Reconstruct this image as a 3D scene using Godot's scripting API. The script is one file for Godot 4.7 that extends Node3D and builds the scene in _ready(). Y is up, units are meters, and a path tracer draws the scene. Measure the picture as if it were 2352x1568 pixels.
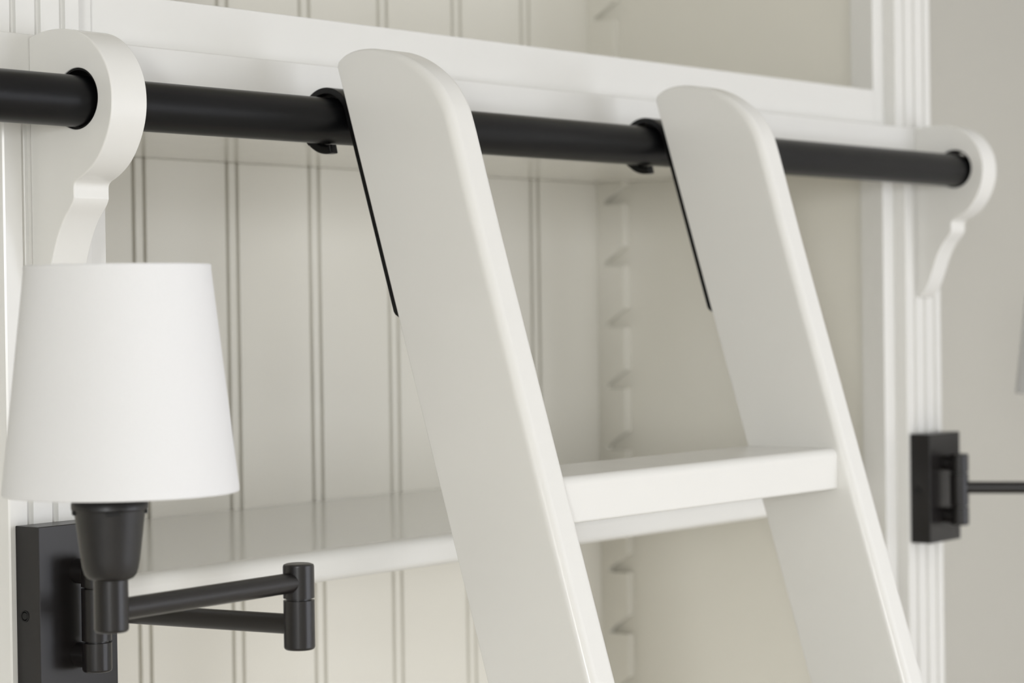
extends Node3D
# A white built-in bookcase with a ladder hooked on a black rail and two swing-arm lamps.
# x runs along the rail, y is up, z points from the bookcase into the room. The rail's axis is at z = 0, y = RAIL.

const RAIL := 1.95
const LOWER_FRONT := -0.0513          # front of the lower pilasters and of the rail's mounting board
const BACK := -0.4817                 # face of the beadboard
const SET_BACK := 0.011               # the upper unit stands this far behind the lower one
const PILASTERS := [-1.36045, 0.01755, 1.39555]
const PILASTER_HALF := 0.04365
const STILE_HALF := 0.07085
const BRACKET_LEFT := [0.0, 1.378]
const BRACKET_THICK := 0.0351
const LADDER_LEFT := [0.2705, 0.7317]
const STILE_THICK := 0.033

var mat := {}


func _ready() -> void:
	set_camera()
	set_light()
	make_materials()
	build_room()
	build_bookcase()
	build_upper_unit()
	build_shelf()
	build_rail()
	build_brackets()
	build_ladder()
	build_lamps()


# ---------------------------------------------------------------- camera, light

func set_camera() -> void:
	var cam := Camera3D.new()
	cam.name = "camera"
	cam.fov = 15.9386
	cam.near = 0.05
	cam.far = 60.0
	var right := Vector3(0.611568, -0.0137646, 0.791072)
	var up := Vector3(0.0190786, 0.9998145, 0.0026473)
	var ahead := Vector3(0.7909618, -0.0134735, -0.6117172)
	cam.transform = Transform3D(Basis(right, up, -ahead), Vector3(-1.21027, RAIL - 0.15663, 1.33671)).orthonormalized()
	var lens := CameraAttributesPhysical.new()
	lens.frustum_focal_length = 85.0
	lens.exposure_aperture = 7.5
	lens.frustum_focus_distance = 1.82
	cam.attributes = lens
	add_child(cam)
	cam.current = true


func set_light() -> void:
	var e := Environment.new()
	e.tonemap_mode = Environment.TONE_MAPPER_LINEAR
	e.tonemap_exposure = 1.27
	e.background_mode = Environment.BG_SKY
	var sky := Sky.new()
	var air := ProceduralSkyMaterial.new()
	air.sky_top_color = Color(0.86, 0.90, 0.95)
	air.sky_horizon_color = Color(0.96, 0.97, 0.98)
	air.ground_bottom_color = Color(0.55, 0.55, 0.52)
	air.ground_horizon_color = Color(0.75, 0.75, 0.73)
	air.sky_energy_multiplier = 1.0
	air.ground_energy_multiplier = 0.7
	sky.sky_material = air
	e.sky = sky
	e.sdfgi_enabled = true
	e.ssao_enabled = true
	e.ssil_enabled = true
	var w := WorldEnvironment.new()
	w.name = "surroundings"
	w.environment = e
	add_child(w)
	var overcast := Color(0.942, 0.957, 1.0)
	daylight("daylight_window_one", Vector3(1.20, 1.50, 3.86), Vector3(0, 0, 0), Vector2(1.0, 1.8), 1.18, overcast)
	daylight("daylight_window_two", Vector3(2.60, 1.50, 3.86), Vector3(0, 0, 0), Vector2(1.0, 1.8), 1.18, overcast)
	daylight("daylight_window_three", Vector3(-3.36, 1.35, 1.15), Vector3(0, -90, 0), Vector2(1.9, 2.1), 0.15, Color(0.950, 0.957, 0.962))
	daylight("daylight_window_four", Vector3(-3.36, 1.98, 2.55), Vector3(0, -90, 0), Vector2(0.42, 0.56), 19.0, Color(0.950, 0.957, 0.962))


func daylight(called: String, at: Vector3, turn: Vector3, size: Vector2, energy: float, tint: Color) -> void:
	# the soft light of an overcast sky where it comes in at a window
	var l := AreaLight3D.new()
	l.name = called
	l.area_size = size
	l.area_normalize_energy = false
	l.light_energy = energy
	l.light_color = tint
	l.area_range = 12.0
	l.shadow_enabled = true
	add_child(l)
	l.position = at
	l.rotation_degrees = turn


# ---------------------------------------------------------------- materials

func noise_texture(freq: float, lo: float, hi: float, number: int) -> NoiseTexture2D:
	var n := FastNoiseLite.new()
	n.seed = number
	n.frequency = freq
	n.fractal_octaves = 4
	var t := NoiseTexture2D.new()
	t.width = 512
	t.height = 512
	t.seamless = true
	t.noise = n
	var g := Gradient.new()
	g.set_color(0, Color(lo, lo, lo))
	g.set_color(1, Color(hi, hi, hi))
	t.color_ramp = g
	return t


func make(called: String, tone: Color, rough: float, metal := 0.0, specular := 0.5) -> StandardMaterial3D:
	# tone is a real-world base colour in linear values
	var m := StandardMaterial3D.new()
	m.resource_name = called
	m.albedo_color = tone.linear_to_srgb()
	m.roughness = rough
	m.metallic = metal
	m.metallic_specular = specular
	mat[called] = m
	return m


func make_materials() -> void:
	var brush := noise_texture(0.02, 0.93, 1.0, 3)
	var p := make("white_paint", Color(0.815, 0.805, 0.765), 0.25)
	p.roughness_texture = brush
	p.uv1_triplanar = true
	p.uv1_world_triplanar = true
	p.uv1_scale = Vector3(2.3, 2.3, 2.3)
	var c := make("cream_paint", Color(0.86, 0.835, 0.75), 0.18)
	c.roughness_texture = brush
	c.uv1_triplanar = true
	c.uv1_world_triplanar = true
	c.uv1_scale = Vector3(2.3, 2.3, 2.3)
	make("shelf_paint", Color(0.815, 0.805, 0.76), 0.15)
	make("rail_black", Color(0.004, 0.004, 0.0045), 0.31, 0.0, 0.30)
	make("hook_black", Color(0.004, 0.004, 0.004), 0.32, 0.0, 0.36)
	make("sleeve_black", Color(0.006, 0.006, 0.0055), 0.6, 0.0, 0.35)
	make("lamp_black", Color(0.0100, 0.0085, 0.0082), 0.31, 0.0, 0.46)
	make("socket_black", Color(0.0105, 0.0095, 0.0095), 0.40, 0.0, 0.49)
	make("slot_black", Color(0.006, 0.006, 0.006), 0.7)
	var linen := make("white_linen", Color(0.85, 0.848, 0.845), 0.95, 0.0, 0.2)
	linen.backlight_enabled = true
	linen.backlight = Color(0.08, 0.08, 0.08)
	var weave := noise_texture(0.25, 0.96, 1.0, 9)
	linen.albedo_texture = weave
	linen.uv1_triplanar = true
	linen.uv1_scale = Vector3(9, 9, 9)
	var wall := make("wall_paint", Color(0.56, 0.543, 0.485), 0.75)
	wall.uv1_triplanar = true
	wall.uv1_world_triplanar = true
	wall.roughness_texture = brush
	make("light_wall_paint", Color(0.84, 0.825, 0.79), 0.8)
	make("ceiling_paint", Color(0.90, 0.895, 0.88), 0.9)
	var floor_m := make("floor_oak", Color(0.85, 0.78, 0.68), 0.45)
	var grain := noise_texture(0.03, 0.86, 1.0, 5)
	floor_m.albedo_texture = grain
	floor_m.uv1_triplanar = true
	floor_m.uv1_world_triplanar = true
	floor_m.uv1_scale = Vector3(0.35, 1.0, 4.0)
	make("window_paint", Color(0.78, 0.78, 0.76), 0.4)
	var pane := make("window_glass", Color(0.95, 0.97, 0.97), 0.02)
	pane.transparency = BaseMaterial3D.TRANSPARENCY_ALPHA
	pane.albedo_color.a = 0.06


# ---------------------------------------------------------------- mesh helpers

func tool() -> SurfaceTool:
	var st := SurfaceTool.new()
	st.begin(Mesh.PRIMITIVE_TRIANGLES)
	return st


func tri(st: SurfaceTool, a: Vector3, b: Vector3, c: Vector3, na: Vector3, nb: Vector3, nc: Vector3) -> void:
	var g := (c - a).cross(b - a)
	if g.length_squared() < 1e-18:
		return
	if g.dot(na + nb + nc) < 0.0:
		var t := b
		b = c
		c = t
		var tn := nb
		nb = nc
		nc = tn
	st.set_normal(na)
	st.add_vertex(a)
	st.set_normal(nb)
	st.add_vertex(b)
	st.set_normal(nc)
	st.add_vertex(c)


func quad(st: SurfaceTool, a: Vector3, b: Vector3, c: Vector3, d: Vector3, na: Vector3, nb: Vector3, nc: Vector3, nd: Vector3) -> void:
	tri(st, a, b, c, na, nb, nc)
	tri(st, a, c, d, na, nc, nd)


func on_axis(axis: String, u: float, v: float, w: float) -> Vector3:
	# a profile point (u, v) at w along the axis of extrusion
	if axis == "x":
		return Vector3(w, v, u)
	if axis == "y":
		return Vector3(u, w, v)
	return Vector3(u, v, w)


func ccw(poly: PackedVector2Array) -> PackedVector2Array:
	var area := 0.0
	for i in poly.size():
		var q := poly[(i + 1) % poly.size()]
		area += poly[i].x * q.y - q.x * poly[i].y
	if area < 0.0:
		var r := poly.duplicate()
		r.reverse()
		return r
	return poly


func outward(a: Vector2, b: Vector2) -> Vector2:
	var d := (b - a).normalized()
	return Vector2(d.y, -d.x)


func walls(st: SurfaceTool, axis: String, poly: PackedVector2Array, w0: float, w1: float, bevels: PackedFloat32Array, inside: bool, steps: int) -> Array:
	# the sides of an extrusion with rounded end edges; returns the inset outline of the ends
	var n := poly.size()
	var flip := -1.0 if inside else 1.0
	var edge_n := PackedVector2Array()
	for i in n:
		edge_n.append(outward(poly[i], poly[(i + 1) % n]) * flip)
	var inset := PackedVector2Array()
	var starts := PackedVector2Array()
	var ends := PackedVector2Array()
	var miters := PackedVector2Array()
	for i in n:
		var a := edge_n[(i + n - 1) % n]
		var b := edge_n[i]
		var mid := (a + b).normalized()
		if mid == Vector2.ZERO:
			mid = b
		miters.append(mid / maxf(0.35, mid.dot(b)))   # before the shading normal below is chosen
		var smooth := a.dot(b) > 0.72
		var la := poly[i].distance_to(poly[(i + n - 1) % n])
		var lb := poly[i].distance_to(poly[(i + 1) % n])
		if la > 4.0 * lb:
			mid = a                              # a long flat keeps its own normal next to a fine rounding
		elif lb > 4.0 * la:
			mid = b
		starts.append(mid if smooth else b)      # normal at this corner for the edge that starts here
		ends.append(mid if smooth else a)        # and for the edge that ends here
		inset.append(poly[i] - miters[i] * bevels[i])
	for i in n:
		var j := (i + 1) % n
		var rings := []
		for side in 2:
			for k in steps + 1:
				var t := float(k) / float(steps) * PI / 2.0
				var back := t if side == 0 else PI / 2.0 - t
				# back runs 0 at the end face to PI/2 at the side wall
				rings.append([side, back])
		for k in rings.size() - 1:
			var r0: Array = rings[k]
			var r1: Array = rings[k + 1]
			var p := []
			var nn := []
			for e in [[r0, i, starts[i]], [r0, j, ends[j]], [r1, j, ends[j]], [r1, i, starts[i]]]:
				var r: Array = e[0]
				var v: int = e[1]
				var nv: Vector2 = e[2]
				var s := sin(r[1])
				var c := cos(r[1])
				var q: Vector2 = poly[v] - miters[v] * bevels[v] * (1.0 - s)
				var w: float = w0 + bevels[v] * (1.0 - c) if r[0] == 0 else w1 - bevels[v] * (1.0 - c)
				p.append(on_axis(axis, q.x, q.y, w))
				nn.append(on_axis(axis, nv.x * s, nv.y * s, (-c if r[0] == 0 else c)).normalized())
			quad(st, p[0], p[1], p[2], p[3], nn[0], nn[1], nn[2], nn[3])
	return [inset]


func extrude(st: SurfaceTool, axis: String, shape: PackedVector2Array, w0: float, w1: float, bevels: Variant, steps := 2, hole := PackedVector2Array()) -> void:
	var poly := shape
	var b := PackedFloat32Array()
	if bevels is PackedFloat32Array:
		b = bevels            # given for a counter-clockwise outline
	else:
		poly = ccw(shape)
		b.resize(poly.size())
		b.fill(bevels)
	var inset: PackedVector2Array = walls(st, axis, poly, w0, w1, b, false, steps)[0]
	var pieces: Array[PackedVector2Array] = [inset]
	if hole.size():
		var hb := PackedFloat32Array()
		hb.resize(hole.size())
		hb.fill(0.0008)
		var ring := ccw(hole)
		var rim: PackedVector2Array = walls(st, axis, ring, w0, w1, hb, true, steps)[0]
		var mid := 0.0
		for q in ring:
			mid += q.x / ring.size()
		pieces = []
		for half in [PackedVector2Array([Vector2(-9, -9), Vector2(mid, -9), Vector2(mid, 9), Vector2(-9, 9)]), PackedVector2Array([Vector2(mid, -9), Vector2(9, -9), Vector2(9, 9), Vector2(mid, 9)])]:
			for part in Geometry2D.intersect_polygons(inset, half):
				for rest in Geometry2D.clip_polygons(part, rim):
					pieces.append(rest)
	for piece in pieces:
		var idx := Geometry2D.triangulate_polygon(piece)
		for side in 2:
			var w := w0 if side == 0 else w1
			var nv := on_axis(axis, 0, 0, -1.0 if side == 0 else 1.0)
			for k in range(0, idx.size(), 3):
				tri(st, on_axis(axis, piece[idx[k]].x, piece[idx[k]].y, w), on_axis(axis, piece[idx[k + 1]].x, piece[idx[k + 1]].y, w), on_axis(axis, piece[idx[k + 2]].x, piece[idx[k + 2]].y, w), nv, nv, nv)


func rounded_rect(u0: float, u1: float, v0: float, v1: float, radii: Array, n := 4) -> PackedVector2Array:
	# radii for the corners (u0 v0), (u1 v0), (u1 v1), (u0 v1); counter-clockwise
	var out := PackedVector2Array()
	var corners := [Vector2(u0, v0), Vector2(u1, v0), Vector2(u1, v1), Vector2(u0, v1)]
	for i in 4:
		var r: float = radii[i]
		var sx := 1.0 if i == 0 or i == 3 else -1.0
		var sy := 1.0 if i < 2 else -1.0
		if r <= 0.0:
			out.append(corners[i])
			continue
		var c: Vector2 = corners[i] + Vector2(sx, sy) * r
		var a0 := PI + i * PI / 2.0
		for k in n + 1:
			var a := a0 + PI / 2.0 * k / n
			out.append(c + Vector2(cos(a), sin(a)) * r)
	return out


func board(st: SurfaceTool, lo: Vector3, hi: Vector3, ease := 0.001, axis := "x") -> void:
	# a plain board with eased edges
	var r := [ease, ease, ease, ease]
	if axis == "x":
		extrude(st, "x", rounded_rect(lo.z, hi.z, lo.y, hi.y, r, 2), lo.x, hi.x, ease, 2)
	elif axis == "y":
		extrude(st, "y", rounded_rect(lo.x, hi.x, lo.z, hi.z, r, 2), lo.y, hi.y, ease, 2)
	else:
		extrude(st, "z", rounded_rect(lo.x, hi.x, lo.y, hi.y, r, 2), lo.z, hi.z, ease, 2)


func lathe(st: SurfaceTool, profile: Array, place := Transform3D(), n := 48) -> void:
	# profile of Vector2(radius, height); smooth except at sharp corners
	var m := profile.size()
	var nrm := []
	for i in m - 1:
		var d: Vector2 = (profile[i + 1] - profile[i]).normalized()
		nrm.append(Vector2(d.y, -d.x))
	for i in m - 1:
		var na: Vector2 = nrm[i]
		var nb: Vector2 = nrm[i]
		if i > 0 and nrm[i - 1].dot(nrm[i]) > 0.75:
			na = blend(nrm[i - 1], nrm[i], profile[i].distance_to(profile[i - 1]), profile[i].distance_to(profile[i + 1]))
		if i < m - 2 and nrm[i + 1].dot(nrm[i]) > 0.75:
			nb = blend(nrm[i], nrm[i + 1], profile[i + 1].distance_to(profile[i]), profile[i + 1].distance_to(profile[i + 2]))
		for k in n:
			var a0 := TAU * k / n
			var a1 := TAU * (k + 1) / n
			var p := []
			var q := []
			for e in [[i, a0, na], [i, a1, na], [i + 1, a1, nb], [i + 1, a0, nb]]:
				var pr: Vector2 = profile[e[0]]
				var nv: Vector2 = e[2]
				p.append(place * Vector3(pr.x * cos(e[1]), pr.y, pr.x * sin(e[1])))
				q.append((place.basis * Vector3(nv.x * cos(e[1]), nv.y, nv.x * sin(e[1]))).normalized())
			quad(st, p[0], p[1], p[2], p[3], q[0], q[1], q[2], q[3])


func blend(a: Vector2, b: Vector2, la: float, lb: float) -> Vector2:
	if la > 4.0 * lb:
		return a
	if lb > 4.0 * la:
		return b
	return (a + b).normalized()


func along(a: Vector3, b: Vector3) -> Transform3D:
	# turns the y axis onto a -> b, with the origin in a
	var y := (b - a).normalized()
	var x := y.cross(Vector3.FORWARD if absf(y.z) < 0.9 else Vector3.RIGHT).normalized()
	return Transform3D(Basis(x, y, x.cross(y)), a)


func rod(st: SurfaceTool, a: Vector3, b: Vector3, r: float, ease := 0.0008, n := 40) -> void:
	var h := a.distance_to(b)
	lathe(st, [Vector2(0, 0), Vector2(r - ease, 0), Vector2(r - ease * 0.3, ease * 0.3), Vector2(r, ease), Vector2(r, h - ease), Vector2(r - ease * 0.3, h - ease * 0.3), Vector2(r - ease, h), Vector2(0, h)], along(a, b), n)


func mesh_of(called: String, st: SurfaceTool, m: String, parent: Node3D, at := Vector3.ZERO) -> MeshInstance3D:
	var o := MeshInstance3D.new()
	o.name = called
	o.mesh = st.commit()
	o.material_override = mat[m]
	o.position = at
	parent.add_child(o, true)
	return o


func thing(called: String, at: Vector3, label := "", category := "", group := "", kind := "") -> Node3D:
	var o := Node3D.new()
	o.name = called
	o.position = at
	add_child(o, true)
	tag(o, label, category, group, kind)
	return o


func tag(o: Node3D, label := "", category := "", group := "", kind := "") -> void:
	if label:
		o.set_meta("label", label)
	if category:
		o.set_meta("category", category)
	if group:
		o.set_meta("group", group)
	if kind:
		o.set_meta("kind", kind)


# ---------------------------------------------------------------- the room

func slab(called: String, boxes: Array, m: String) -> MeshInstance3D:
	var st := tool()
	for b in boxes:
		board(st, b[0], b[1], 0.002, "y")
	var o := mesh_of(called, st, m, self)
	o.set_meta("kind", "structure")
	return o


func build_room() -> void:
	var x0 := -3.4
	var x1 := 3.3
	var z0 := -0.505
	var z1 := 3.9
	var top := 2.75
	var t := 0.12
	slab("floor", [[Vector3(x0 - t, -0.1, z0 - t), Vector3(x1 + t, 0.0, z1 + t)]], "floor_oak")
	slab("ceiling", [[Vector3(x0 - t, top, z0 - t), Vector3(x1 + t, top + 0.1, z1 + t)]], "ceiling_paint")
	slab("wall_back", [[Vector3(x0 - t, 0, z0 - t), Vector3(x1 + t, top, z0)]], "wall_paint")
	slab("wall_right", [[Vector3(x1, 0, z0), Vector3(x1 + t, top, z1)]], "light_wall_paint")
	# the front wall with its two windows, y 0.6 to 2.4
	var open := [[0.7, 1.7], [2.1, 3.1]]
	slab("wall_front", [
		[Vector3(x0 - t, 0, z1), Vector3(open[0][0], top, z1 + t)], [Vector3(open[0][1], 0, z1), Vector3(open[1][0], top, z1 + t)], [Vector3(open[1][1], 0, z1), Vector3(x1 + t, top, z1 + t)],
		[Vector3(open[0][0], 0, z1), Vector3(open[0][1], 0.6, z1 + t)], [Vector3(open[0][0], 2.4, z1), Vector3(open[0][1], top, z1 + t)],
		[Vector3(open[1][0], 0, z1), Vector3(open[1][1], 0.6, z1 + t)], [Vector3(open[1][0], 2.4, z1), Vector3(open[1][1], top, z1 + t)]], "light_wall_paint")
	# the left wall with a wide window, z 0.2 to 2.1, and a small high one, z 2.34 to 2.76
	slab("wall_left", [
		[Vector3(x0 - t, 0, z0), Vector3(x0, top, 0.2)], [Vector3(x0 - t, 0, 2.1), Vector3(x0, top, 2.34)], [Vector3(x0 - t, 0, 2.76), Vector3(x0, top, z1)],
		[Vector3(x0 - t, 0, 0.2), Vector3(x0, 0.3, 2.1)], [Vector3(x0 - t, 2.4, 0.2), Vector3(x0, top, 2.1)],
		[Vector3(x0 - t, 0, 2.34), Vector3(x0, 1.70, 2.76)], [Vector3(x0 - t, 2.26, 2.34), Vector3(x0, top, 2.76)]], "light_wall_paint")
	window("window_1", Transform3D(Basis(), Vector3(1.2, 0.6, z1 + 0.05)), 1.0, 1.8, 1)
	window("window_2", Transform3D(Basis(), Vector3(2.6, 0.6, z1 + 0.05)), 1.0, 1.8, 1)
	window("window_3", Transform3D(Basis(Vector3.UP, PI / 2), Vector3(x0 - 0.05, 0.3, 1.15)), 1.9, 2.1, 2)
	window("window_4", Transform3D(Basis(Vector3.UP, PI / 2), Vector3(x0 - 0.05, 1.70, 2.55)), 0.42, 0.56, 1)


func window(called: String, place: Transform3D, w: float, h: float, sashes: int) -> void:
	var o := thing(called, Vector3.ZERO, "", "", "", "structure")
	o.transform = place
	var st := tool()
	board(st, Vector3(-w / 2, 0, -0.03), Vector3(-w / 2 + 0.05, h, 0.03), 0.002, "y")
	board(st, Vector3(w / 2 - 0.05, 0, -0.03), Vector3(w / 2, h, 0.03), 0.002, "y")
	board(st, Vector3(-w / 2 + 0.05, 0, -0.03), Vector3(w / 2 - 0.05, 0.05, 0.03), 0.002)
	board(st, Vector3(-w / 2 + 0.05, h - 0.05, -0.03), Vector3(w / 2 - 0.05, h, 0.03), 0.002)
	for k in range(1, sashes):
		var x := -w / 2 + w * k / sashes
		board(st, Vector3(x - 0.025, 0.05, -0.025), Vector3(x + 0.025, h - 0.05, 0.025), 0.002, "y")
	mesh_of("window_frame", st, "window_paint", o)
	for k in sashes:
		var g := tool()
		var a := -w / 2 + w * k / sashes + 0.025
		board(g, Vector3(a, 0.05, -0.003), Vector3(a + w / sashes - 0.05, h - 0.05, 0.003), 0.0)
		mesh_of("pane", g, "window_glass", o)


# ---------------------------------------------------------------- the bookcase

func pilaster_outline(front: float, thick: float) -> PackedVector2Array:
	# plan of a pilaster board with three flutes: u along x from its middle, v = z
	var out := PackedVector2Array()
	var e := 0.0012
	out.append(Vector2(-PILASTER_HALF, front - thick))
	out.append(Vector2(-PILASTER_HALF, front - e))
	out.append(Vector2(-PILASTER_HALF + e, front))
	for k in 3:
		var mid := (k - 1) * 0.0245 + 0.0012
		for j in 13:
			var a := PI - PI * j / 12.0
			out.append(Vector2(mid + signf(cos(a)) * sqrt(absf(cos(a))) * 0.0031, front - sqrt(maxf(sin(a), 0.0)) * 0.0040))
	out.append(Vector2(PILASTER_HALF - e, front))
	out.append(Vector2(PILASTER_HALF, front - e))
	out.append(Vector2(PILASTER_HALF, front - thick))
	return out


func frame_parts(o: Node3D, y0: float, y1: float, back_shift: float) -> void:
	# pilasters, stiles, partitions and the beadboard of both bays, between two heights
	var front := LOWER_FRONT - back_shift
	var stile_front := front - 0.0151
	var back := BACK - back_shift
	for k in 3:
		var c: float = PILASTERS[k]
		var right_end := STILE_HALF if k < 2 else PILASTER_HALF
		var left_end := STILE_HALF if k > 0 else PILASTER_HALF
		var st := tool()
		extrude(st, "y", pilaster_outline(front, 0.0150), y0, y1, 0.0003, 1)
		mesh_of("fluted_pilaster", st, "white_paint", o, Vector3(c, 0, 0))
		st = tool()
		board(st, Vector3(c - left_end, y0, stile_front - 0.0298), Vector3(c + right_end, y1, stile_front), 0.0006, "y")
		mesh_of("stile", st, "white_paint", o)
		st = tool()
		board(st, Vector3(c - (left_end - (0.012 if k > 0 else 0.0)), y0, back), Vector3(c + right_end - (0.012 if k < 2 else 0.0), y1, stile_front - 0.0298), 0.0005, "y")
		mesh_of("side_panel", st, "cream_paint", o)
	for bay in 2:
		var shift := 1.378 * (bay - 1)
		var inner0 := 0.0764 + shift
		var inner1 := 1.3367 + shift
		var st := tool()
		board(st, Vector3(inner0, y0, back - 0.016), Vector3(inner1, y1, back - 0.006), 0.0005, "y")
		mesh_of("backing_sheet", st, "cream_paint", o)
		# planks and the narrow beads between them, each with open joints of 4.5 mm
		var joints := [0.1105, 0.2445, 0.3785, 0.5118, 0.6480, 0.7780, 0.9115, 1.0475, 1.1835]
		var g := 0.00225
		var from := inner0
		for j in joints:
			var x: float = j + shift
			plank("beadboard_plank", o, from, x - g, y0, y1, back)
			plank("bead_strip", o, x + g, x + 0.0153 - g, y0, y1, back)
			from = x + 0.0153 + g
		if inner1 - from > 0.002:
			plank("beadboard_plank", o, from, inner1, y0, y1, back)
		# ratchet strips for the shelves in the rear corners
		for side in 2:
			var outline := ratchet(y0, y1, back)
			st = tool()
			var a := inner1 - 0.014 if side == 1 else inner0
			extrude(st, "x", outline, a, a + 0.014, 0.0004, 1)
			mesh_of("shelf_support_strip", st, "cream_paint", o)


func plank(called: String, o: Node3D, a: float, b: float, y0: float, y1: float, back: float) -> void:
	var st := tool()
	board(st, Vector3(a, y0, back - 0.006), Vector3(b, y1, back), 0.0012, "y")
	mesh_of(called, st, "cream_paint", o)


func ratchet(y0: float, y1: float, back: float) -> PackedVector2Array:
	# u = z, v = y; a strip with saw-tooth notches every 78.7 mm along its front edge
	var wide := 0.041
	var out := PackedVector2Array([Vector2(back, y0), Vector2(back + wide, y0)])
	var first := RAIL - 0.2605
	var k := ceili((y0 - first + 0.004) / 0.0787)
	while true:
		var y := first + k * 0.0787
		if y + 0.026 > y1:
			break
		out.append(Vector2(back + wide, y))
		out.append(Vector2(back + wide - 0.030, y))
		out.append(Vector2(back + wide - 0.030, y + 0.004))
		out.append(Vector2(back + wide, y + 0.024))
		k += 1
	out.append(Vector2(back + wide, y1))
	out.append(Vector2(back, y1))
	return out


func build_bookcase() -> void:
	var o := thing("bookcase", Vector3.ZERO, "white built-in bookcase below the ladder rail, beadboard back and fluted pilasters", "bookcase")
	var top := RAIL + 0.0039
	frame_parts(o, 0.0, top, 0.0)
	for bay in 2:
		var shift := 1.378 * (bay - 1)
		var st := tool()
		board(st, Vector3(0.0764 + shift, top, BACK - 0.016), Vector3(1.3367 + shift, top + 0.020, -0.0980), 0.001)
		mesh_of("top_panel", st, "cream_paint", o)
		st = tool()
		board(st, Vector3(0.0764 + shift, 0.08, BACK), Vector3(1.3367 + shift, 0.10, -0.0970), 0.001)
		mesh_of("bottom_panel", st, "white_paint", o)
		st = tool()
		board(st, Vector3(0.0884 + shift, 0.0, -0.0900), Vector3(1.3247 + shift, 0.10, -0.0700), 0.001)
		mesh_of("toe_board", st, "white_paint", o)


func build_upper_unit() -> void:
	var o := thing("bookcase_hutch", Vector3(0, 0, 0), "white upper bookcase unit above the ladder rail, with header board and fluted pilasters", "bookcase")
	var y0 := RAIL + 0.0533
	var y1 := RAIL + 0.62
	frame_parts(o, y0, y1, SET_BACK)
	var front := LOWER_FRONT - 0.0151 - SET_BACK
	var ends := [PILASTERS[0] - PILASTER_HALF, PILASTERS[2] + PILASTER_HALF]
	var st := tool()
	extrude(st, "x", rounded_rect(front, LOWER_FRONT, RAIL + 0.0045, y0, [0.001, 0.001, 0.0015, 0.0005], 3), ends[0], ends[1], 0.001, 2)
	mesh_of("rail_mounting_board", st, "white_paint", o)
	for bay in 2:
		var shift := 1.378 * (bay - 1)
		var a := PILASTERS[1] + STILE_HALF + shift - 0.004
		var b := PILASTERS[2] - STILE_HALF + shift + 0.004
		st = tool()
		board(st, Vector3(a, RAIL + 0.0045, front - 0.020), Vector3(b, RAIL + 0.0971, front), 0.0015)
		mesh_of("header_rail", st, "white_paint", o)
		st = tool()
		board(st, Vector3(0.0764 + shift, RAIL + 0.0771, BACK - SET_BACK), Vector3(1.3367 + shift, RAIL + 0.0965, front - 0.020), 0.001)
		mesh_of("bottom_panel", st, "white_paint", o)
		st = tool()
		board(st, Vector3(0.0764 + shift, y1 - 0.02, BACK - SET_BACK), Vector3(1.3367 + shift, y1, front - 0.030), 0.001)
		mesh_of("top_panel", st, "cream_paint", o)
		st = tool()
		board(st, Vector3(a, y1 - 0.08, front - 0.020), Vector3(b, y1, front), 0.0015)
		mesh_of("top_rail", st, "white_paint", o)


func build_shelf() -> void:
	var st := tool()
	var y1 := RAIL - 0.3672
	var y0 := RAIL - 0.3955
	var front := -0.0985
	var split := BACK + 0.042
	extrude(st, "x", rounded_rect(split, front, y0, y1, [0.0, 0.007, 0.011, 0.0], 6), 0.0774, 1.3357, 0.0006, 1)
	board(st, Vector3(0.0774 + 0.0145, y0, BACK + 0.0004), Vector3(1.3357 - 0.0145, y1, split), 0.0)
	var o := mesh_of("bookshelf_board", st, "shelf_paint", self)
	tag(o, "white bookshelf board with rounded front edge behind the ladder", "shelf")


# ---------------------------------------------------------------- rail and brackets

func build_rail() -> void:
	var st := tool()
	rod(st, Vector3(-1.40, RAIL, 0), Vector3(1.4106, RAIL, 0), 0.019, 0.001, 64)
	tag(mesh_of("ladder_rail", st, "rail_black", self), "long round black ladder rail running through both white wooden brackets", "rail")


func smooth_curve(points: Array, steps: int) -> PackedVector2Array:
	# Catmull-Rom through the points, open
	var out := PackedVector2Array()
	for i in points.size() - 1:
		var a: Vector2 = points[maxi(i - 1, 0)]
		var b: Vector2 = points[i]
		var c: Vector2 = points[i + 1]
		var d: Vector2 = points[mini(i + 2, points.size() - 1)]
		for k in steps:
			out.append(b.cubic_interpolate(c, a, d, float(k) / steps))
	out.append(points[-1])
	return out


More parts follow.
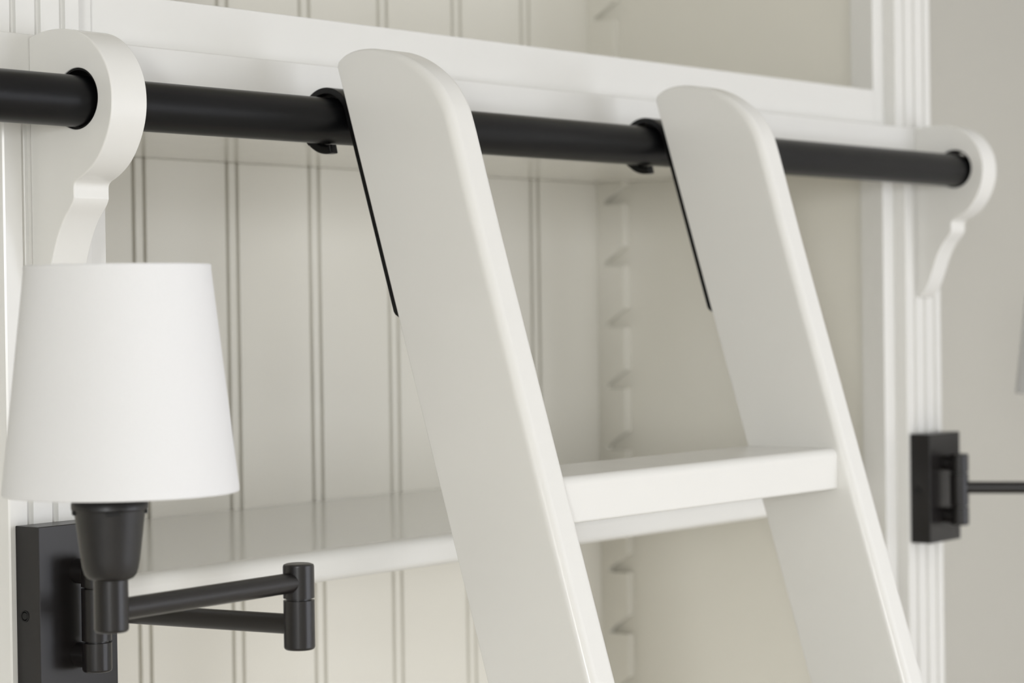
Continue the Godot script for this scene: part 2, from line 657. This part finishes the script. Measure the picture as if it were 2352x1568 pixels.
func bracket_outline() -> PackedVector2Array:
	# u = z, v = y about the rail's axis: round head, notch under it, sweeping tail
	var back := LOWER_FRONT
	var head := []
	# the head: from the mounting board over the top and round the front down to the neck
	for q in [[-0.0513, 0.0503], [-0.0430, 0.0527], [-0.0340, 0.0542], [-0.0240, 0.0548], [-0.0118, 0.0540], [-0.0018, 0.0523], [0.0063, 0.0496], [0.0140, 0.0452], [0.0215, 0.0390], [0.0277, 0.0318], [0.0322, 0.0244], [0.0353, 0.0170], [0.0371, 0.0090], [0.0378, 0.0008], [0.0374, -0.0075], [0.0357, -0.0160], [0.0326, -0.0248], [0.0284, -0.0330], [0.0236, -0.0402], [0.0167, -0.0475], [0.0078, -0.0536], [-0.0006, -0.0576]]:
		head.append(Vector2(q[0], q[1]))
	var neck := []
	for q in [[-0.0006, -0.0576], [-0.0032, -0.0596], [-0.0042, -0.0625], [-0.0042, -0.0665], [-0.0041, -0.0705]]:
		neck.append(Vector2(q[0], q[1]))
	var tail := []
	for q in [[-0.0041, -0.0705], [-0.0058, -0.0742], [-0.0096, -0.0790], [-0.0148, -0.0850], [-0.0206, -0.0944], [-0.0242, -0.1020], [-0.0271, -0.1095], [-0.0300, -0.1180], [-0.0338, -0.1285], [-0.0374, -0.1360], [-0.0415, -0.1425], [-0.0470, -0.1480], [-0.0513, -0.1500]]:
		tail.append(Vector2(q[0], q[1]))
	var out := smooth_curve(head, 3)
	out.remove_at(out.size() - 1)
	out.append_array(smooth_curve(neck, 3))
	out.remove_at(out.size() - 1)
	out.append_array(smooth_curve(tail, 3))
	return ccw(out)


func build_brackets() -> void:
	var labels := ["large white wooden rail bracket in front, directly above the lamp shade", "small white wooden rail bracket at the far right end of the black rail"]
	var hole := PackedVector2Array()
	for k in 64:
		hole.append(Vector2(cos(TAU * k / 64), sin(TAU * k / 64)) * 0.0225 + Vector2(0, 0.0019))
	var st := tool()
	extrude(st, "x", bracket_outline(), 0.0, BRACKET_THICK, 0.0012, 3, hole)
	var wood := st.commit()
	st = tool()
	var profile := [Vector2(0.0210, 0.0012), Vector2(0.0224, 0.0012), Vector2(0.0224, BRACKET_THICK - 0.0012), Vector2(0.0210, BRACKET_THICK - 0.0012), Vector2(0.0210, 0.0012)]
	lathe(st, profile, along(Vector3(0, 0.0019, 0), Vector3(1, 0.0019, 0)), 64)
	var sleeve := st.commit()
	for k in 2:
		var o := thing("rail_bracket", Vector3(BRACKET_LEFT[k], RAIL, 0), labels[k], "bracket", "wooden brackets carrying the ladder rail")
		var body := MeshInstance3D.new()
		body.name = "bracket_body"
		body.mesh = wood
		body.material_override = mat["white_paint"]
		o.add_child(body, true)
		var s := MeshInstance3D.new()
		s.name = "hole_sleeve"
		s.mesh = sleeve
		s.material_override = mat["sleeve_black"]
		o.add_child(s, true)


# ---------------------------------------------------------------- the ladder

func build_ladder() -> void:
	var o := thing("library_ladder", Vector3(0, RAIL, 0), "white wooden library ladder leaning on the black rail, hung from black hooks", "ladder")
	# side view of a stile: u = z, v = y from the rail's axis
	var foot := -RAIL
	var back_at := func(y: float) -> float: return 0.0276 - 0.3012 * y
	var front_at := func(y: float) -> float: return 0.1317 - 0.3005 * y
	var crown := []
	for q in [[0.0158, 0.0470], [0.0240, 0.0523], [0.0360, 0.0553], [0.0490, 0.0556], [0.0600, 0.0543], [0.0710, 0.0520], [0.0810, 0.0487], [0.0900, 0.0447], [0.0990, 0.0396], [0.1070, 0.0340], [0.1140, 0.0280], [0.1198, 0.0220], [0.1247, 0.0155], [0.1287, 0.0088], [0.1319, 0.0020], [0.1347, -0.0065], [0.1376, -0.0160]]:
		crown.append(Vector2(q[0], q[1]))
	var arch := smooth_curve(crown, 3)
	var shape := PackedVector2Array()       # counter-clockwise in (z, y): up the front, over the crown, down the back
	var soft := PackedFloat32Array()
	shape.append(Vector2(back_at.call(foot), foot))
	soft.append(0.002)
	shape.append(Vector2(front_at.call(foot), foot))
	soft.append(0.008)
	for y in [-1.2, -0.6, -0.3, -0.1]:
		shape.append(Vector2(front_at.call(y), y))
		soft.append(0.008)
	for i in range(arch.size() - 1, -1, -1):
		shape.append(arch[i])
		soft.append(lerpf(0.0015, 0.008, smoothstep(0.0, 0.8, float(i) / (arch.size() - 1))))
	shape.append(Vector2(back_at.call(0.0430), 0.0430))
	soft.append(0.0012)
	for y in [0.02, -0.3, -0.9]:
		shape.append(Vector2(back_at.call(y), y))
		soft.append(0.0012)
	var st := tool()
	extrude(st, "x", shape, 0.0, STILE_THICK, soft, 6)
	var rail_mesh := st.commit()
	# hook: plate up the stile's back, a C over and behind the rail, curling in below it
	st = tool()
	var outline := hook_outline()
	extrude(st, "x", outline, 0.0006, STILE_THICK - 0.0006, 0.0004, 1)
	extrude(st, "x", hook_tip(), 0.0006, 0.0100, 0.0018, 2)
	var hook_mesh := st.commit()
	st = tool()
	var pad := PackedVector2Array()
	for k in 25:
		pad.append(Vector2(cos(deg_to_rad(50.0 + 6.0 * k)), sin(deg_to_rad(50.0 + 6.0 * k))) * 0.0222)
	for k in 25:
		pad.append(Vector2(cos(deg_to_rad(194.0 - 6.0 * k)), sin(deg_to_rad(194.0 - 6.0 * k))) * 0.0196)
	extrude(st, "x", pad, 0.008, STILE_THICK - 0.008, 0.0002, 1)
	var liner_mesh := st.commit()
	for x in LADDER_LEFT:
		var s := MeshInstance3D.new()
		s.name = "ladder_stile"
		s.mesh = rail_mesh
		s.material_override = mat["white_paint"]
		s.position = Vector3(x, 0, 0)
		o.add_child(s, true)
		var h := MeshInstance3D.new()
		h.name = "rail_hook"
		h.mesh = hook_mesh
		h.material_override = mat["hook_black"]
		h.position = Vector3(x, 0, 0)
		h.set_meta("label", "black steel hook over the rail")
		o.add_child(h, true)
		var l := MeshInstance3D.new()
		l.name = "hook_liner"
		l.mesh = liner_mesh
		l.material_override = mat["sleeve_black"]
		h.add_child(l, true)
	var step := 0
	while true:
		var y := -0.2888 - 0.30 * step
		if y < foot + 0.15:
			break
		var lean := 0.3012 * 0.30 * step
		st = tool()
		extrude(st, "x", rounded_rect(0.1160 + lean, 0.2118 + lean, y - 0.0375, y, [0.002, 0.0025, 0.0075, 0.002], 6), LADDER_LEFT[0] + STILE_THICK - 0.002, LADDER_LEFT[1] + 0.002, 0.0002, 1)
		mesh_of("tread", st, "white_paint", o)
		step += 1


func hook_outline() -> PackedVector2Array:
	var t := 0.0050
	var outer := 0.0273
	var inner := outer - t
	var slope := Vector2(0.3012, -1.0).normalized()          # down the stile's back
	var across := Vector2(-slope.y, slope.x)                 # from the rail towards the stile
	if across.x < 0:
		across = -across
	var turn := atan2(across.y, across.x)
	var out := PackedVector2Array()
	# outer edge: foot of the plate, up the stile, round over the rail and behind it
	out.append(across * (outer - 0.0004) + slope * 0.1780)
	for k in 41:
		var a := turn + (PI * 1.16) * k / 40.0
		out.append(Vector2(cos(a), sin(a)) * outer)
	for k in 41:
		var a := turn + (PI * 1.16) * (40 - k) / 40.0
		out.append(Vector2(cos(a), sin(a)) * inner)
	out.append(across * inner + slope * 0.1715)
	out.append(across * (inner + 0.001) + slope * 0.1742)
	return ccw(out)


func hook_tip() -> PackedVector2Array:
	# the narrow tongue that closes the hook below the rail
	var out := PackedVector2Array()
	for k in 25:
		var a := deg_to_rad(215.0 + 68.0 * k / 24.0)
		out.append(Vector2(cos(a), sin(a)) * 0.0273)
	for k in 25:
		var a := deg_to_rad(283.0 - 68.0 * k / 24.0)
		out.append(Vector2(cos(a), sin(a)) * 0.0200)
	return ccw(out)


# ---------------------------------------------------------------- lamps

func build_lamps() -> void:
	var a := build_lamp("swing_arm_lamp", 0.01755, Vector2(0.0426, 0.1747), Vector2(-0.1427, 0.1828), Vector2(0.0046, 0.0060))
	tag(a, "black swing arm wall lamp with white shade, folded, in the left foreground", "lamp", "swing arm lamps on the pilasters")
	var b := build_lamp("swing_arm_lamp", 1.39555, Vector2(1.478, 0.157), Vector2(1.609, 0.030), Vector2(0.0095, 0.0125))
	tag(b, "black swing arm wall lamp on the far right pilaster, its arm leaving the picture", "lamp", "swing arm lamps on the pilasters")


func build_lamp(called: String, x: float, elbow: Vector2, stem: Vector2, shade_off: Vector2) -> Node3D:
	var o := thing(called, Vector3(x, RAIL - 0.377, LOWER_FRONT))
	var base := Vector3(0, RAIL, 0) - o.position
	var m := "lamp_black"
	# back plate
	var plate_front := LOWER_FRONT + 0.026
	var st := tool()
	board(st, base + Vector3(x - 0.0383, -0.4420, LOWER_FRONT), base + Vector3(x + 0.0383, -0.3122, plate_front), 0.0008, "z")
	var plate := mesh_of("back_plate", st, m, o)
	st = tool()
	var sc := base + Vector3(x - 0.0383, -0.3787, LOWER_FRONT + 0.0095)
	lathe(st, [Vector2(0, 0.0004), Vector2(0.0026, 0.0004), Vector2(0.0028, 0.0), Vector2(0.0034, 0.0), Vector2(0.0036, 0.0006), Vector2(0.0043, 0.0006), Vector2(0.0046, -0.0004)], along(sc, sc + Vector3(-1, 0, 0)), 32)
	mesh_of("set_screw", st, "slot_black", plate)
	# two stand-offs and the pivot post
	var pz := -0.0065
	for y in [-0.3478, -0.4104]:
		st = tool()
		rod(st, base + Vector3(x, y, plate_front - 0.001), base + Vector3(x, y, pz - 0.006), 0.0094, 0.0005)
		mesh_of("stand_off", st, m, o)
	var r := 0.01106
	st = tool()
	lathe(st, joint_profile(r, [-0.4216, -0.3991, -0.3590, -0.3365]), Transform3D(Basis(), base + Vector3(x, 0, pz)))
	mesh_of("pivot_post", st, m, o)
	# arms
	var e := Vector3(elbow.x, 0, elbow.y)
	var s := Vector3(stem.x, 0, stem.y)
	st = tool()
	rod(st, base + Vector3(x, -0.3770, pz), base + e + Vector3(0, -0.3770, 0), 0.0072)
	mesh_of("swing_arm", st, m, o)
	st = tool()
	rod(st, base + e + Vector3(0, -0.3468, 0), base + s + Vector3(0, -0.3468, 0), 0.0072)
	mesh_of("swing_arm", st, m, o)
	st = tool()
	lathe(st, joint_profile(r, [-0.3945, -0.3589, -0.3338]), Transform3D(Basis(), base + e))
	mesh_of("elbow_joint", st, m, o)
	st = tool()
	lathe(st, joint_profile(r, [-0.3605, -0.3240]), Transform3D(Basis(), base + s))
	mesh_of("stem", st, m, o)
	# socket cup
	st = tool()
	lathe(st, [Vector2(0, -0.3268), Vector2(0.0120, -0.3268), Vector2(0.0146, -0.3256), Vector2(0.0166, -0.3232), Vector2(0.0178, -0.3195), Vector2(0.0188, -0.3140), Vector2(0.0228, -0.2822), Vector2(0.0246, -0.2812), Vector2(0.0247, -0.2776), Vector2(0.0238, -0.2762), Vector2(0.0230, -0.2740), Vector2(0.0215, -0.2740), Vector2(0.0215, -0.2900), Vector2(0, -0.2900)], Transform3D(Basis(), base + s))
	var cup := mesh_of("socket_cup", st, "socket_black", o)
	for k in 4:
		var turn := deg_to_rad(128.0 + 90.0 * k)
		var dirn := Vector3(cos(turn), 0, sin(turn))
		var side := Vector3(-dirn.z, 0, dirn.x)
		st = tool()
		board(st, Vector3(-0.0046, -0.0014, -0.001), Vector3(0.0046, 0.0014, 0.0006), 0.0003, "z")
		var slot := mesh_of("vent_slot", st, "slot_black", cup)
		slot.transform = Transform3D(Basis(side, Vector3.UP, side.cross(Vector3.UP)), base + s + Vector3(0, -0.2832, 0) + dirn * 0.0228)
	# shade
	var h := s + Vector3(shade_off.x, 0, shade_off.y)
	st = tool()
	var low := Vector2(0.0750, -0.2712)
	var high := Vector2(0.0592, -0.1252)
	lathe(st, [low - Vector2(0.0016, 0), low + Vector2(-0.0004, -0.0002), low + Vector2(0.0004, 0.0006), low + Vector2(0.0003, 0.0030), high + Vector2(0.0003, -0.0030), high + Vector2(0.0004, -0.0006), high + Vector2(-0.0004, 0.0002), high - Vector2(0.0016, 0), low - Vector2(0.0016, 0)], Transform3D(Basis(), base + h), 96)
	var shade := mesh_of("lamp_shade", st, "white_linen", o)
	shade.set_meta("label", "white tapered fabric shade")
	st = tool()
	for k in 3:
		var turn := deg_to_rad(30.0 + 120.0 * k)
		rod(st, base + s + Vector3(0, -0.2750, 0), base + h + Vector3(cos(turn) * 0.0725, -0.2600, sin(turn) * 0.0725), 0.0012, 0.0003, 8)
	mesh_of("shade_spider", st, m, o)
	return o


func joint_profile(r: float, cuts: Array) -> Array:
	# a turned post from cuts[0] to cuts[-1] with fine grooves at the cuts between
	var out := [Vector2(0, cuts[0]), Vector2(r - 0.0016, cuts[0]), Vector2(r - 0.0005, cuts[0] + 0.0007), Vector2(r, cuts[0] + 0.0020)]
	for k in range(1, cuts.size() - 1):
		var y: float = cuts[k]
		out.append_array([Vector2(r, y - 0.0008), Vector2(r - 0.0024, y - 0.0007), Vector2(r - 0.0024, y + 0.0007), Vector2(r, y + 0.0008)])
	var top: float = cuts[-1]
	out.append_array([Vector2(r, top - 0.0020), Vector2(r - 0.0005, top - 0.0007), Vector2(r - 0.0024, top), Vector2(r - 0.0030, top - 0.0002), Vector2(0, top - 0.0002)])
	return out
